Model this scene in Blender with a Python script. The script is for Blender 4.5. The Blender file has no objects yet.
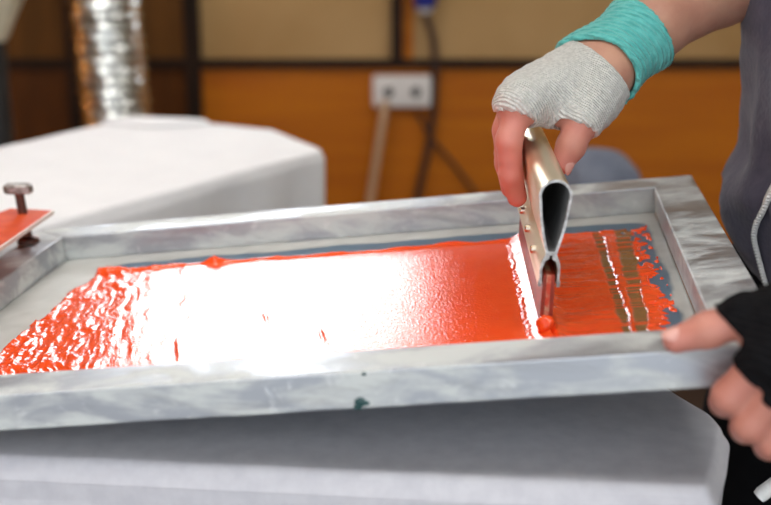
import bpy, math
import numpy as np
from mathutils import Vector
rng = np.random.default_rng(7)
scn = bpy.context.scene
COL = scn.collection

# ------------------------------------------------------------------ camera, world, exposure
CAM_Z = 1.204
FPX = 1220.0                      # focal length in pixels of the 771x505 frame
PITCH = 0.27654
cam_d = bpy.data.cameras.new('camera')
cam_d.sensor_fit = 'HORIZONTAL'; cam_d.sensor_width = 36.0
cam_d.lens = 36.0 * FPX / 771.0
cam_d.dof.use_dof = True
cam_d.dof.focus_distance = 0.94
cam_d.dof.aperture_fstop = 4.2
cam_d.clip_start = 0.01
cam = bpy.data.objects.new('camera', cam_d)
cam.location = (0, 0, CAM_Z)
cam.rotation_euler = (math.pi / 2 - PITCH, 0, 0)
COL.objects.link(cam); scn.camera = cam

world = bpy.data.worlds.new('world'); scn.world = world
world.use_nodes = True
wb = world.node_tree.nodes['Background']
wb.inputs[0].default_value = (0.90, 0.95, 1.0, 1); wb.inputs[1].default_value = 2.0
scn.view_settings.view_transform = 'Standard'
scn.view_settings.look = 'None'
scn.view_settings.gamma = 1.0
scn.view_settings.use_curve_mapping = False
scn.view_settings.exposure = 0.0
WINDOW_LIGHT = 11.0
FILL_LIGHT = 12.5

# ------------------------------------------------------------------ pixel -> place helpers
CP, SP = math.cos(PITCH), math.sin(PITCH)
CAM = np.array([0, 0, CAM_Z])
def ray(px, py):
    a, b = (px - 385.5) / FPX, (py - 252.5) / FPX
    d = np.array([a, CP - b * SP, -SP - b * CP]); return d / np.linalg.norm(d)
def at(px, py, Y):
    d = ray(px, py); return CAM + d * (Y / d[1])
def onz(px, py, z):
    d = ray(px, py); return CAM + d * ((z - CAM_Z) / d[2])

# ------------------------------------------------------------------ materials
def nd(nt, t, **kw):
    n = nt.nodes.new(t)
    for k, v in kw.items(): setattr(n, k, v)
    return n
def mat(name, col, rough=.5, metal=0., spec=.5, col2=None, scale=20., detail=4., stretch=(1, 1, 1), lo=.35, hi=.65,
        bump=0., bscale=None, bdist=.001, sss=0., sheen=0., coat=0., emit=0., rough2=None, wave=None, coords='Object'):
    m = bpy.data.materials.new(name); m.use_nodes = True
    nt = m.node_tree; b = nt.nodes['Principled BSDF']
    b.inputs['Base Color'].default_value = (*col, 1)
    b.inputs['Roughness'].default_value = rough; b.inputs['Metallic'].default_value = metal
    b.inputs['Specular IOR Level'].default_value = spec
    if sss: b.inputs['Subsurface Weight'].default_value = sss; b.inputs['Subsurface Radius'].default_value = (.012, .005, .003); b.inputs['Subsurface Scale'].default_value = .3
    if sheen: b.inputs['Sheen Weight'].default_value = sheen
    if coat: b.inputs['Coat Weight'].default_value = coat; b.inputs['Coat Roughness'].default_value = .08
    if emit: b.inputs['Emission Color'].default_value = (*col, 1); b.inputs['Emission Strength'].default_value = emit
    tc = nd(nt, 'ShaderNodeTexCoord'); mp = nd(nt, 'ShaderNodeMapping'); mp.inputs['Scale'].default_value = stretch
    nt.links.new(tc.outputs[coords], mp.inputs['Vector'])
    if col2 is not None or rough2 is not None:
        n = nd(nt, 'ShaderNodeTexNoise'); n.inputs['Scale'].default_value = scale; n.inputs['Detail'].default_value = detail
        n.inputs['Roughness'].default_value = .6
        nt.links.new(mp.outputs[0], n.inputs['Vector'])
        r = nd(nt, 'ShaderNodeMapRange'); r.inputs[1].default_value = lo; r.inputs[2].default_value = hi
        nt.links.new(n.outputs['Fac'], r.inputs[0])
        if col2 is not None:
            mx = nd(nt, 'ShaderNodeMix', data_type='RGBA'); mx.inputs[6].default_value = (*col, 1); mx.inputs[7].default_value = (*col2, 1)
            nt.links.new(r.outputs[0], mx.inputs[0]); nt.links.new(mx.outputs[2], b.inputs['Base Color'])
        if rough2 is not None:
            r2 = nd(nt, 'ShaderNodeMapRange'); r2.inputs[3].default_value = rough; r2.inputs[4].default_value = rough2
            nt.links.new(r.outputs[0], r2.inputs[0]); nt.links.new(r2.outputs[0], b.inputs['Roughness'])
    if bump:
        if wave:
            n2 = nd(nt, 'ShaderNodeTexWave'); n2.inputs['Scale'].default_value = wave; n2.inputs['Distortion'].default_value = 1.5
            n2.inputs['Detail'].default_value = 2.; n2.inputs['Detail Scale'].default_value = 3.; n2.bands_direction = 'DIAGONAL'
        else:
            n2 = nd(nt, 'ShaderNodeTexNoise'); n2.inputs['Scale'].default_value = bscale or scale * 3; n2.inputs['Detail'].default_value = 3.
        nt.links.new(mp.outputs[0], n2.inputs['Vector'])
        bp = nd(nt, 'ShaderNodeBump'); bp.inputs['Strength'].default_value = bump; bp.inputs['Distance'].default_value = bdist
        nt.links.new(n2.outputs['Fac'], bp.inputs['Height']); nt.links.new(bp.outputs[0], b.inputs['Normal'])
    return m

M = {}
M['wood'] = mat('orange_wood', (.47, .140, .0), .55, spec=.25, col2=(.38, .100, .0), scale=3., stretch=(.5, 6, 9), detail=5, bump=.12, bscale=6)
M['darkwood'] = mat('dark_wood', (.105, .034, .004), .6, spec=.15, col2=(.06, .020, .003), scale=3., stretch=(6, 6, .6))  # on the back wall this dark tone carries the shade at lower left
M['brown'] = mat('brown_board', (.14, .058, .012), .7, spec=.15, col2=(.09, .040, .009), scale=2.5, stretch=(5, 5, .6))  # on the back wall this brown carries the shade at upper left
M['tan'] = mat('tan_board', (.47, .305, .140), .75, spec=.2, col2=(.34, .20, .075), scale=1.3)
M['trim'] = mat('black_trim', (.014, .008, .005), .7, spec=.15, col2=(.024, .013, .008), scale=8)
M['plaster'] = mat('plaster', (.55, .50, .42), .8, col2=(.5, .45, .38), scale=4, bump=.1, bscale=60)
M['ceiling'] = mat('ceiling_white', (.72, .71, .68), .9, col2=(.68, .67, .64), scale=4)
M['added_curtain'] = mat('added_brown_curtain', (.16, .085, .04), .9, col2=(.12, .062, .03), scale=20)
M['floor'] = mat('dark_floor', (.035, .028, .024), .6, col2=(.05, .04, .033), scale=6, bump=.1, bscale=50)
M['pane'] = mat('window_daylight', (.93, .97, 1.0), .4, emit=WINDOW_LIGHT)
M['fillglow'] = mat('fill_glow', (1.0, .96, .9), .4, emit=FILL_LIGHT)
M['added_warmglow'] = mat('added_warm_bulb', (1.0, .42, .10), .4, emit=90.)
M['white'] = mat('white_paint', (.75, .74, .72), .45, col2=(.7, .69, .66), scale=30)
M['plastic'] = mat('socket_plastic', (.72, .70, .68), .4, col2=(.66, .64, .62), scale=30)
M['black'] = mat('black_plastic', (.012, .012, .013), .45, col2=(.02, .02, .02), scale=30)
M['cable'] = mat('dark_cable', (.045, .018, .010), .55, col2=(.03, .012, .008), scale=30)
M['wcable'] = mat('pale_cable', (.50, .33, .20), .6, col2=(.45, .30, .18), scale=20)
M['blueplug'] = mat('blue_plug', (.015, .025, .22), .4, col2=(.02, .03, .26), scale=30)
M['cloth'] = mat('white_cotton', (.80, .81, .83), .9, col2=(.76, .77, .795), scale=14, bump=.35, bscale=900, bdist=.0006, sheen=.15)
M['shirt'] = mat('grey_white_jersey', (.62, .62, .66), .9, col2=(.55, .55, .595), scale=60, detail=6, bump=.4, bscale=1100, bdist=.0006, sheen=.1)
M['blue_bag'] = mat('blue_grey_fabric', (.10, .12, .17), .8, col2=(.15, .17, .22), scale=18, bump=.4, bscale=30, bdist=.01)
M['duct'] = mat('silver_foil', (.80, .83, .82), .22, metal=1., col2=(.7, .74, .73), scale=30, bump=.5, bscale=60, bdist=.004)
M['steel'] = mat('dull_steel', (.42, .40, .38), .35, metal=1., col2=(.2, .17, .15), scale=160, rough2=.6)
M['darksteel'] = mat('dark_stained_steel', (.09, .06, .05), .4, metal=.8, col2=(.16, .06, .04), scale=120)
M['bolt'] = mat('bright_bolt', (.75, .74, .72), .25, metal=1., col2=(.6, .58, .55), scale=300)
M['orange'] = mat('orange_red_coating', (.66, .085, .018), .62, spec=.25, col2=(.55, .05, .012), scale=40, bump=.3, bscale=90, bdist=.002)
M['lime'] = mat('pale_bare_edge', (.80, .76, .70), .4, metal=.3, col2=(.75, .55, .48), scale=60)
M['champ'] = mat('champagne_aluminium', (.88, .80, .60), .34, metal=1., col2=(.83, .74, .54), scale=60, stretch=(1, .05, 1), rough2=.40)
M['cutend'] = mat('cut_aluminium', (.62, .62, .62), .45, metal=1., col2=(.3, .28, .27), scale=260)
M['rubber'] = mat('beige_rubber_with_ink', (.50, .36, .24), .5, col2=(.50, .05, .02), scale=70, stretch=(1, .4, 1), lo=.42, hi=.55)
M['coat'] = mat('dried_red_ink', (.34, .030, .012), .45, col2=(.20, .03, .015), scale=60)
M['hollow'] = mat('dark_inside_metal', (.30, .30, .30), .5, metal=.0, col2=(.22, .22, .22), scale=80)
M['skin'] = mat('skin', (.50, .265, .18), .5, col2=(.44, .21, .145), scale=45, detail=3, sss=.12, bump=.25, bscale=420, bdist=.0006)
M['finger'] = mat('reddened_finger_skin', (.60, .24, .20), .36, col2=(.52, .17, .14), scale=90, detail=3, sss=.12, bump=.3, bscale=420, bdist=.0006)
M['nail'] = mat('nail', (.70, .38, .32), .25, col2=(.64, .32, .27), scale=200)
M['knit'] = mat('white_grey_knit', (.64, .64, .605), .95, col2=(.46, .465, .44), scale=330, detail=5, bump=.7, wave=150., bdist=.0016, sheen=.1)
M['teal'] = mat('turquoise_knit', (.13, .54, .50), .9, col2=(.09, .46, .43), scale=120, detail=4, bump=.8, wave=95., bdist=.0022, sheen=.1)
M['bknit'] = mat('black_knit', (.004, .004, .005), .95, spec=.15, col2=(.007, .007, .008), scale=160, bump=.8, wave=110., bdist=.0012)
M['hoodie'] = mat('grey_purple_fleece', (.070, .062, .090), .95, col2=(.050, .045, .070), scale=50, detail=6, bump=.5, bscale=200, bdist=.002, sheen=.12)
M['trouser'] = mat('black_cloth', (.003, .003, .004), .9, spec=.15, col2=(.005, .005, .006), scale=40)
M['zip'] = mat('white_zip', (.80, .80, .79), .5, col2=(.7, .7, .69), scale=300)
M['hair'] = mat('dark_hair', (.03, .018, .012), .5, col2=(.05, .03, .02), scale=60, stretch=(1, 1, .1))
M['shoe'] = mat('shoe', (.02, .02, .022), .5, col2=(.03, .03, .03), scale=40)
M['eyew'] = mat('eye', (.7, .68, .65), .2, col2=(.66, .63, .6), scale=60)
M['shade'] = mat('cream_shade', (.80, .74, .56), .6, col2=(.58, .52, .38), scale=12)

def aluminium(name, base, smear, smear_amt):
    m = bpy.data.materials.new(name); m.use_nodes = True
    nt = m.node_tree; b = nt.nodes['Principled BSDF']
    tc = nd(nt, 'ShaderNodeTexCoord')
    def noise(scale, st, det, lo, hi):
        mp = nd(nt, 'ShaderNodeMapping'); mp.inputs['Scale'].default_value = st
        nt.links.new(tc.outputs['Object'], mp.inputs['Vector'])
        n = nd(nt, 'ShaderNodeTexNoise'); n.inputs['Scale'].default_value = scale; n.inputs['Detail'].default_value = det; n.inputs['Roughness'].default_value = .65
        n.inputs['Distortion'].default_value = .6
        nt.links.new(mp.outputs[0], n.inputs['Vector'])
        r = nd(nt, 'ShaderNodeMapRange'); r.inputs[1].default_value = lo; r.inputs[2].default_value = hi
        nt.links.new(n.outputs['Fac'], r.inputs[0]); return r.outputs[0]
    s1 = noise(14, (1, 1.8, 3), 9, .43, .58)          # chalky residue
    s2 = noise(60, (1, 1, 1), 5, .60, .74)            # fine specks
    s3 = noise(15, (.7, 3, 3), 7, .55, .70)           # dark stains
    mx1 = nd(nt, 'ShaderNodeMix', data_type='RGBA'); mx1.inputs[6].default_value = (*base, 1); mx1.inputs[7].default_value = (*smear, 1)
    mu = nd(nt, 'ShaderNodeMath', operation='MULTIPLY'); mu.inputs[1].default_value = smear_amt
    nt.links.new(s1, mu.inputs[0]); nt.links.new(mu.outputs[0], mx1.inputs[0])
    mx2 = nd(nt, 'ShaderNodeMix', data_type='RGBA'); mx2.inputs[7].default_value = (.30, .30, .31, 1)
    mu2 = nd(nt, 'ShaderNodeMath', operation='MULTIPLY'); mu2.inputs[1].default_value = .55
    nt.links.new(s3, mu2.inputs[0]); nt.links.new(mu2.outputs[0], mx2.inputs[0]); nt.links.new(mx1.outputs[2], mx2.inputs[6])
    mx3 = nd(nt, 'ShaderNodeMix', data_type='RGBA'); mx3.inputs[7].default_value = (.82, .84, .84, 1)
    mu3 = nd(nt, 'ShaderNodeMath', operation='MULTIPLY'); mu3.inputs[1].default_value = .6
    nt.links.new(s2, mu3.inputs[0]); nt.links.new(mu3.outputs[0], mx3.inputs[0]); nt.links.new(mx2.outputs[2], mx3.inputs[6])
    nt.links.new(mx3.outputs[2], b.inputs['Base Color'])
    inv = nd(nt, 'ShaderNodeMapRange'); inv.inputs[3].default_value = .85; inv.inputs[4].default_value = .20
    nt.links.new(mu.outputs[0], inv.inputs[0]); nt.links.new(inv.outputs[0], b.inputs['Metallic'])
    rr = nd(nt, 'ShaderNodeMapRange'); rr.inputs[3].default_value = .42; rr.inputs[4].default_value = .7
    nt.links.new(mu.outputs[0], rr.inputs[0]); nt.links.new(rr.outputs[0], b.inputs['Roughness'])
    bp = nd(nt, 'ShaderNodeBump'); bp.inputs['Strength'].default_value = .25; bp.inputs['Distance'].default_value = .0006
    nt.links.new(s2, bp.inputs['Height']); nt.links.new(bp.outputs[0], b.inputs['Normal'])
    return m
M['alu'] = aluminium('smeared_aluminium', (.42, .44, .475), (.60, .635, .625), .95)

# ------------------------------------------------------------------ mesh helpers
def tag(o, label=None, cat=None, group=None, kind=None):
    if label: o['label'] = label
    if cat: o['category'] = cat
    if group: o['group'] = group
    if kind: o['kind'] = kind
    return o
def thing(name, loc, label, cat, group=None):
    o = bpy.data.objects.new(name, None); o.empty_display_size = .05; COL.objects.link(o)
    o.location = [float(c) for c in loc]; return tag(o, label, cat, group)
class MB:
    def __init__(s): s.v = []; s.f = []; s.n = 0; s.mi = []
    def add(s, v, f, mi=0):
        v = np.asarray(v, float); s.v.append(v); k = s.n
        for q in f: s.f.append([int(i) + k for i in q]); s.mi.append(mi)
        s.n += len(v); return s
    def box(s, lo, hi, mi=0):
        (a, b, c), (d, e, g) = lo, hi
        v = [(a,b,c),(d,b,c),(d,e,c),(a,e,c),(a,b,g),(d,b,g),(d,e,g),(a,e,g)]
        return s.add(v, [(0,3,2,1),(4,5,6,7),(0,1,5,4),(1,2,6,5),(2,3,7,6),(3,0,4,7)], mi)
    def tube(s, pts, r, seg=16, cap=True, mi=0):
        pts = np.asarray(pts, float); n = len(pts)
        rr = np.full(n, r) if np.isscalar(r) else np.asarray(r, float)
        T = np.gradient(pts, axis=0); T /= np.linalg.norm(T, axis=1)[:, None]
        up = np.array([0, 0, 1.]) if abs(T[0][2]) < .9 else np.array([1., 0, 0])
        N = np.cross(T[0], up); N /= np.linalg.norm(N); V = []
        ang = np.linspace(0, 2 * np.pi, seg, endpoint=False)
        for i in range(n):
            N = N - (N @ T[i]) * T[i]; N /= np.linalg.norm(N); B = np.cross(T[i], N)
            V.append(pts[i] + rr[i] * (np.cos(ang)[:, None] * N + np.sin(ang)[:, None] * B))
        F = [(i*seg+j, i*seg+(j+1) % seg, (i+1)*seg+(j+1) % seg, (i+1)*seg+j) for i in range(n-1) for j in range(seg)]
        if cap: F += [tuple(range(seg))[::-1], tuple(range((n-1)*seg, n*seg))]
        return s.add(np.concatenate(V), F, mi)
    def rings(s, R, cap0=True, cap1=True, mi=0):
        n = len(R); m = len(R[0])
        F = [(i*m+j, i*m+(j+1) % m, (i+1)*m+(j+1) % m, (i+1)*m+j) for i in range(n-1) for j in range(m)]
        if cap0: F.append(tuple(range(m))[::-1])
        if cap1: F.append(tuple(range((n-1)*m, n*m)))
        return s.add(np.concatenate([np.asarray(r, float) for r in R]), F, mi)
    def ball(s, c, r, seg=20, mi=0):
        r = np.asarray(r if not np.isscalar(r) else (r, r, r), float)
        R = []
        for t in np.linspace(.02, np.pi - .02, seg // 2 + 3):
            a = np.linspace(0, 2*np.pi, seg, endpoint=False)
            R.append(np.asarray(c) + r * np.stack([np.sin(t)*np.cos(a), np.sin(t)*np.sin(a), np.full(seg, -np.cos(t))], 1))
        return s.rings(R, mi=mi)
    def build(s, name, m, parent=None, smooth=True, bevel=0., angle=40, bseg=2):
        me = bpy.data.meshes.new(name)
        org = np.zeros(3)
        if parent is not None: org = np.array(root_loc(parent))
        V = np.concatenate(s.v) - org
        me.from_pydata(V.tolist(), [], s.f)
        ms = m if isinstance(m, (list, tuple)) else [m]
        for q in ms: me.materials.append(q)
        if len(ms) > 1: me.polygons.foreach_set('material_index', s.mi)
        me.validate()
        o = bpy.data.objects.new(name, me); COL.objects.link(o)
        if parent is not None: o.parent = parent
        if smooth:
            me.polygons.foreach_set('use_smooth', [True] * len(me.polygons))
            try: me.set_sharp_from_angle(angle=math.radians(angle))
            except Exception: pass
        if bevel:
            b = o.modifiers.new('bevel', 'BEVEL'); b.width = bevel; b.segments = bseg; b.limit_method = 'ANGLE'; b.angle_limit = math.radians(35)
        return o
def root_loc(o):
    p = np.zeros(3)
    while o is not None: p = p + np.array(o.location); o = o.parent
    return p
def own_origin(o, loc):
    """put a top-level mesh's origin at loc, its geometry unmoved"""
    me = o.data; v = np.zeros(len(me.vertices) * 3); me.vertices.foreach_get('co', v)
    v = (v.reshape(-1, 3) - np.asarray(loc)).ravel(); me.vertices.foreach_set('co', v); me.update(); o.location = [float(c) for c in loc]; return o

def fbm2(x, y, seed, octs=4, gain=.5):
    """value noise over arrays, roughly -1..1"""
    out = np.zeros(np.broadcast(x, y).shape); a = 1.; tot = 0.
    for o in range(octs):
        g = np.random.default_rng(seed * 31 + o).uniform(-1, 1, (128, 128))
        X, Y = x * 2**o + 37.3 * o + 500, y * 2**o + 11.7 * o + 500
        i, j = np.floor(X).astype(int), np.floor(Y).astype(int); u, v = X - i, Y - j
        u, v = u*u*(3-2*u), v*v*(3-2*v); i0, i1, j0, j1 = i % 128, (i+1) % 128, j % 128, (j+1) % 128
        out += a * ((g[i0, j0]*(1-u) + g[i1, j0]*u)*(1-v) + (g[i0, j1]*(1-u) + g[i1, j1]*u)*v); tot += a; a *= gain
    return out / tot * 1.4

# signed distance helpers and surface nets (for hands, body, clothes)
def seg_t(P, a, b):
    a, b = np.asarray(a, float), np.asarray(b, float); ba = b - a; L2 = ba @ ba
    t = ((P - a) @ ba) / L2; tc = np.clip(t, 0, 1)
    return t, tc, np.linalg.norm(P - a - tc[..., None] * ba, axis=-1), math.sqrt(L2)
def cone(P, a, b, ra, rb):
    t, tc, d, L = seg_t(P, a, b); return d - (ra + tc * (rb - ra))
def cutcone(P, a, b, ra, rb, end=1.):
    a_, b_ = np.asarray(a, float), np.asarray(b, float); ba = b_ - a_; L = np.linalg.norm(ba)
    t = ((P - a_) @ ba) / (L * L); tl = np.maximum(t, 0)
    d = np.linalg.norm(P - a_ - tl[..., None] * ba, axis=-1) - (ra + np.clip(t, 0, end) * (rb - ra))
    return np.maximum(d, (t - end) * L)
def smin(a, b, k):
    h = np.maximum(k - np.abs(a - b), 0) / k; return np.minimum(a, b) - h*h*k*.25
def sunion(ds, k):
    r = ds[0]
    for d in ds[1:]: r = smin(r, d, k)
    return r
def ellip(P, c, r):
    r = np.asarray(r, float); q = (P - np.asarray(c)) / r; k0 = np.linalg.norm(q, axis=-1); k1 = np.linalg.norm(q / r, axis=-1)
    return k0 * (k0 - 1) / np.maximum(k1, 1e-6)
def grid(lo, hi, h):
    ax = [np.arange(lo[i], hi[i] + h, h) for i in range(3)]
    return np.stack(np.meshgrid(*ax, indexing='ij'), -1)
def nets(F, lo, h):
    """naive surface nets: a quad mesh of the zero set of F"""
    s = F < 0; nx, ny, nz = F.shape
    acc = np.zeros((nx-1, ny-1, nz-1, 3)); cnt = np.zeros((nx-1, ny-1, nz-1))
    off = [(0,0,0),(1,0,0),(0,1,0),(1,1,0),(0,0,1),(1,0,1),(0,1,1),(1,1,1)]
    sub = lambda A, o: A[o[0]:nx-1+o[0], o[1]:ny-1+o[1], o[2]:nz-1+o[2]]
    for i in range(8):
        for j in range(i+1, 8):
            if sum(abs(off[i][k]-off[j][k]) for k in range(3)) != 1: continue
            a, b = sub(F, off[i]), sub(F, off[j]); c = (a < 0) != (b < 0)
            t = np.where(c, a / np.where(c, a - b, 1), 0)
            o1, o2 = np.array(off[i], float), np.array(off[j], float)
            acc += c[..., None] * (o1 + t[..., None] * (o2 - o1)); cnt += c
    act = cnt > 0; idx = -np.ones(act.shape, int); idx[act] = np.arange(act.sum())
    I = np.stack(np.nonzero(act), -1)
    V = np.asarray(lo) + h * (I + acc[act] / cnt[act][:, None])
    Q = []
    for ax in range(3):
        a = np.take(s, range(0, s.shape[ax]-1), ax); b = np.take(s, range(1, s.shape[ax]), ax)
        e = np.stack(np.nonzero(a != b), -1); o1, o2 = (ax+1) % 3, (ax+2) % 3
        ok = (e[:, o1] > 0) & (e[:, o2] > 0) & (e[:, o1] < act.shape[o1]) & (e[:, o2] < act.shape[o2]) & (e[:, ax] < act.shape[ax]); e = e[ok]
        d1 = np.zeros(3, int); d1[o1] = 1; d2 = np.zeros(3, int); d2[o2] = 1
        g = lambda E: idx[E[:, 0], E[:, 1], E[:, 2]]
        q = np.stack([g(e-d1-d2), g(e-d2), g(e), g(e-d1)], -1)
        fl = a[tuple(e.T)]; q[~fl] = q[~fl][:, ::-1]; Q.append(q)
    Q = np.concatenate(Q); return V, Q[(Q >= 0).all(1)]

# ================================================================== THE SETTING
WALL_Y = 3.3
rail_z = CAM_Z - .405
XL, XR, YB, CH = -2.6, 2.2, -1.6, 2.75
WX0, WX1, WZ0, WZ1 = -.93, -.05, CAM_Z + .12, CAM_Z + .84
m = MB(); m.box((XL, YB, -.1), (XR, WALL_Y + .2, 0)); tag(m.build('floor', M['floor'], smooth=False), 'dark workshop floor', 'floor', kind='structure')
m = MB(); m.box((XL, YB, CH), (XR, WALL_Y + .2, CH + .1)); tag(m.build('ceiling', M['ceiling'], smooth=False), 'white ceiling', 'ceiling', kind='structure')
# back wall: upper tan boards round the window opening, orange wood below
m = MB()
xa = -.513
m.box((xa, WALL_Y, rail_z), (XR, WALL_Y + .15, WZ0)); m.box((xa, WALL_Y, WZ1), (XR, WALL_Y + .15, CH)); m.box((WX1, WALL_Y, WZ0), (XR, WALL_Y + .15, WZ1))
m.box((xa, WALL_Y - .012, 0), (XR, WALL_Y + .15, rail_z), 1)
m.box((XL, WALL_Y, rail_z), (xa, WALL_Y + .15, WZ0), 2); m.box((XL, WALL_Y, WZ1), (xa, WALL_Y + .15, CH), 2); m.box((XL, WALL_Y, WZ0), (WX0, WALL_Y + .15, WZ1), 2)  # shaded left part of the wall: its shade is put into the brown colour
m.box((XL, WALL_Y - .012, 0), (xa, WALL_Y + .15, rail_z), 3)  # same below the rail, shade put into the dark wood colour
# the orange board between the batten and the cable
m.box((.042, WALL_Y - .006, rail_z), (.075, WALL_Y, WZ0), 1)
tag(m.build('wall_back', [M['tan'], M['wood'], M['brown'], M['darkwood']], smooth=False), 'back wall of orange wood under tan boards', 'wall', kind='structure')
m = MB(); m.box((XL - .1, YB, 0), (XL, WALL_Y + .2, CH)); tag(m.build('wall_left', M['wood'], smooth=False), 'orange wood side wall', 'wall', kind='structure')
m = MB(); m.box((XR, YB, 0), (XR + .1, WALL_Y + .2, CH)); tag(m.build('wall_right', M['plaster'], smooth=False), 'plaster wall', 'wall', kind='structure')
# dark chair rail and vertical battens
m = MB(); m.box((XL, WALL_Y - .03, rail_z - .012), (XR, WALL_Y - .012, rail_z + .012)); tag(m.build('trim_1', M['trim'], smooth=False), 'dark rail along the back wall', 'trim', kind='structure')
for i, (x0, x1) in enumerate([(-.85, -.80), (-.535, -.495), (.015, .045)]):
    m = MB(); m.box((x0, WALL_Y - .035, 0 if i < 2 else rail_z), (x1, WALL_Y, WZ0 - .04)); tag(m.build('trim_%d' % (i + 2), M['trim'], smooth=False), 'dark vertical batten on the back wall', 'trim', kind='structure')
m = MB(); m.box((XL, WALL_Y - .03, 0), (XR, WALL_Y - .012, .09)); tag(m.build('baseboard_back', M['trim'], smooth=False), 'dark baseboard', 'baseboard', kind='structure')
# window
win = bpy.data.objects.new('window_1', None); COL.objects.link(win); win.location = ((WX0 + WX1) / 2, WALL_Y, WZ0); tag(win, 'bright daylight window in the back wall', 'window', kind='structure')
m = MB(); m.box((WX0, WALL_Y + .08, WZ0), (WX1, WALL_Y + .09, WZ1)); m.build('window_pane', M['pane'], win, smooth=False)
m = MB(); t = .045
for a, b in [((WX0 - t, WZ0 - t), (WX1 + t, WZ0)), ((WX0 - t, WZ1), (WX1 + t, WZ1 + t)), ((WX0 - t, WZ0), (WX0, WZ1)), ((WX1, WZ0), (WX1 + t, WZ1))]:
    m.box((a[0], WALL_Y - .03, a[1]), (b[0], WALL_Y + .08, b[1]))
m.build('window_frame', M['white'], win, smooth=False, bevel=.004)
# unseen drapery added to trim the right side of the window's reflection
cr_ = thing('added_curtain', (WX1 + .1, WALL_Y - .07, WZ0 - .15), 'unseen brown drapery added to trim the window reflection', 'added_curtain')
zt_, zb2 = WZ1 + .08, WZ0 - .15
rows_, n2_ = [], 120
for z in np.linspace(zt_, zb2, 40):
    rz = z - CAM_Z
    xl = float(np.interp(rz, [-.05, .20, .33, .45, .55, .70, .84, .95], [.02, .00, -.03, -.16, -.33, -.56, -.74, -.85])); xr = WX1 + .20
    t_ = np.linspace(0, 1, n2_); x_ = xl + (xr - xl)*t_
    amp = .018 * min(1, (xr - xl)/.3); y_ = WALL_Y - .075 + amp*np.sin(t_*2*np.pi*11 + .4*np.sin(z*9))
    rows_.append(np.c_[x_, y_, np.full(n2_, z)])
m = MB(); k_ = len(rows_); m.add(np.concatenate(rows_), [(i*n2_+j, i*n2_+j+1, (i+1)*n2_+j+1, (i+1)*n2_+j) for i in range(k_-1) for j in range(n2_-1)])
o = m.build('added_drape', M['added_curtain'], cr_, angle=180); o.modifiers.new('t', 'SOLIDIFY').thickness = .003
m = MB(); m.tube([(WX0 - .15, WALL_Y - .075, WZ1 + .09), (WX1 + .30, WALL_Y - .075, WZ1 + .09)], .012, 16); m.build('added_curtain_rod', M['black'], cr_)
for x_ in (WX0 - .12, WX1 + .27):
    m = MB(); m.tube([(x_, WALL_Y - .075, WZ1 + .09), (x_, WALL_Y, WZ1 + .09)], .009, 12); m.build('added_rod_bracket', M['black'], cr_)
# unseen ceiling panels added as fill light
for i, (x, y) in enumerate([(-.9, .0), (.8, .0), (-.9, 1.5), (.9, 1.6)]):
    side = ['over the near left', 'over the near right', 'over the far left', 'over the far right'][i]
    r = thing('fill_light', (x, y, CH), 'flat white fill light panel added ' + side + ' of the workshop', 'light', 'added fill light panels')
    m = MB(); m.box((x - .31, y - .31, CH - .05), (x + .31, y + .31, CH)); m.build('housing', M['white'], r, smooth=False, bevel=.004)
    m = MB(); m.box((x - .28, y - .28, CH - .056), (x + .28, y + .28, CH - .0505)); m.build('diffuser', M['fillglow'], r, smooth=False)

# ================================================================== BACKGROUND THINGS
# flexible silver duct
db = at(117, 117, 2.75); dt = at(104, 0, 2.75)
ax = (dt - db) / (dt[2] - db[2])
zb_ = CAM_Z - .17; path = [db + ax*(z - db[2]) for z in np.arange(0., zb_, .0036)]
pc_, rad = path[-1], .17
for a in np.arange(.02, math.pi/2, .0036/rad): path.append(pc_ + np.array([-rad*(1 - math.cos(a)), 0, rad*math.sin(a)]))
while path[-1][0] > XL + .004: path.append(path[-1] + (-.0036, .0, 0))
path = np.array(path); T_ = np.gradient(path, axis=0); T_ /= np.linalg.norm(T_, axis=1)[:, None]
R = []; a = np.linspace(0, 2*np.pi, 48, endpoint=False)
for i_, (p, t) in enumerate(zip(path, T_)):
    B_ = np.array([0, 1., 0]); N_ = np.cross(B_, t); N_ /= np.linalg.norm(N_); ph = i_*.0036 / .024 * 2*np.pi
    rr = .076 + .0042*np.sin(ph + a) + .0014*np.sin(.37*ph + 7*a) + .0010*np.sin(.83*ph + 4*a + 1)
    R.append(p + (rr*np.cos(a))[:, None]*N_ + (rr*np.sin(a))[:, None]*B_)
m = MB(); m.rings(R); o = m.build('duct_pipe', M['duct'], angle=80); tag(own_origin(o, (db[0], db[1], 0)), 'flexible silver foil duct rising behind the white covered table', 'duct')

# double wall socket
oc = at(402, 90, WALL_Y - .014)
sk = thing('wall_socket', (oc[0], WALL_Y - .012, oc[2] - .04), 'white double wall socket on the orange wood wall', 'socket')
hw, hh = .079, .042
m = MB(); m.box((oc[0]-hw, WALL_Y-.05, oc[2]-hh), (oc[0]+hw, WALL_Y-.0125, oc[2]+hh)); m.build('housing', M['plastic'], sk, bevel=.008, smooth=False, bseg=3)
for s in (-1, 1):
    cx = oc[0] + s * .036
    m = MB(); m.tube([(cx, WALL_Y-.0485, oc[2]), (cx, WALL_Y-.0535, oc[2])], .025, 24); f = m.build('socket_face', M['plastic'], sk)
    m = MB(); m.tube([(cx, WALL_Y-.0532, oc[2]), (cx, WALL_Y-.0545, oc[2])], .0135, 20); tag(m.build('socket_hole', M['black'], f), 'black socket opening')
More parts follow.
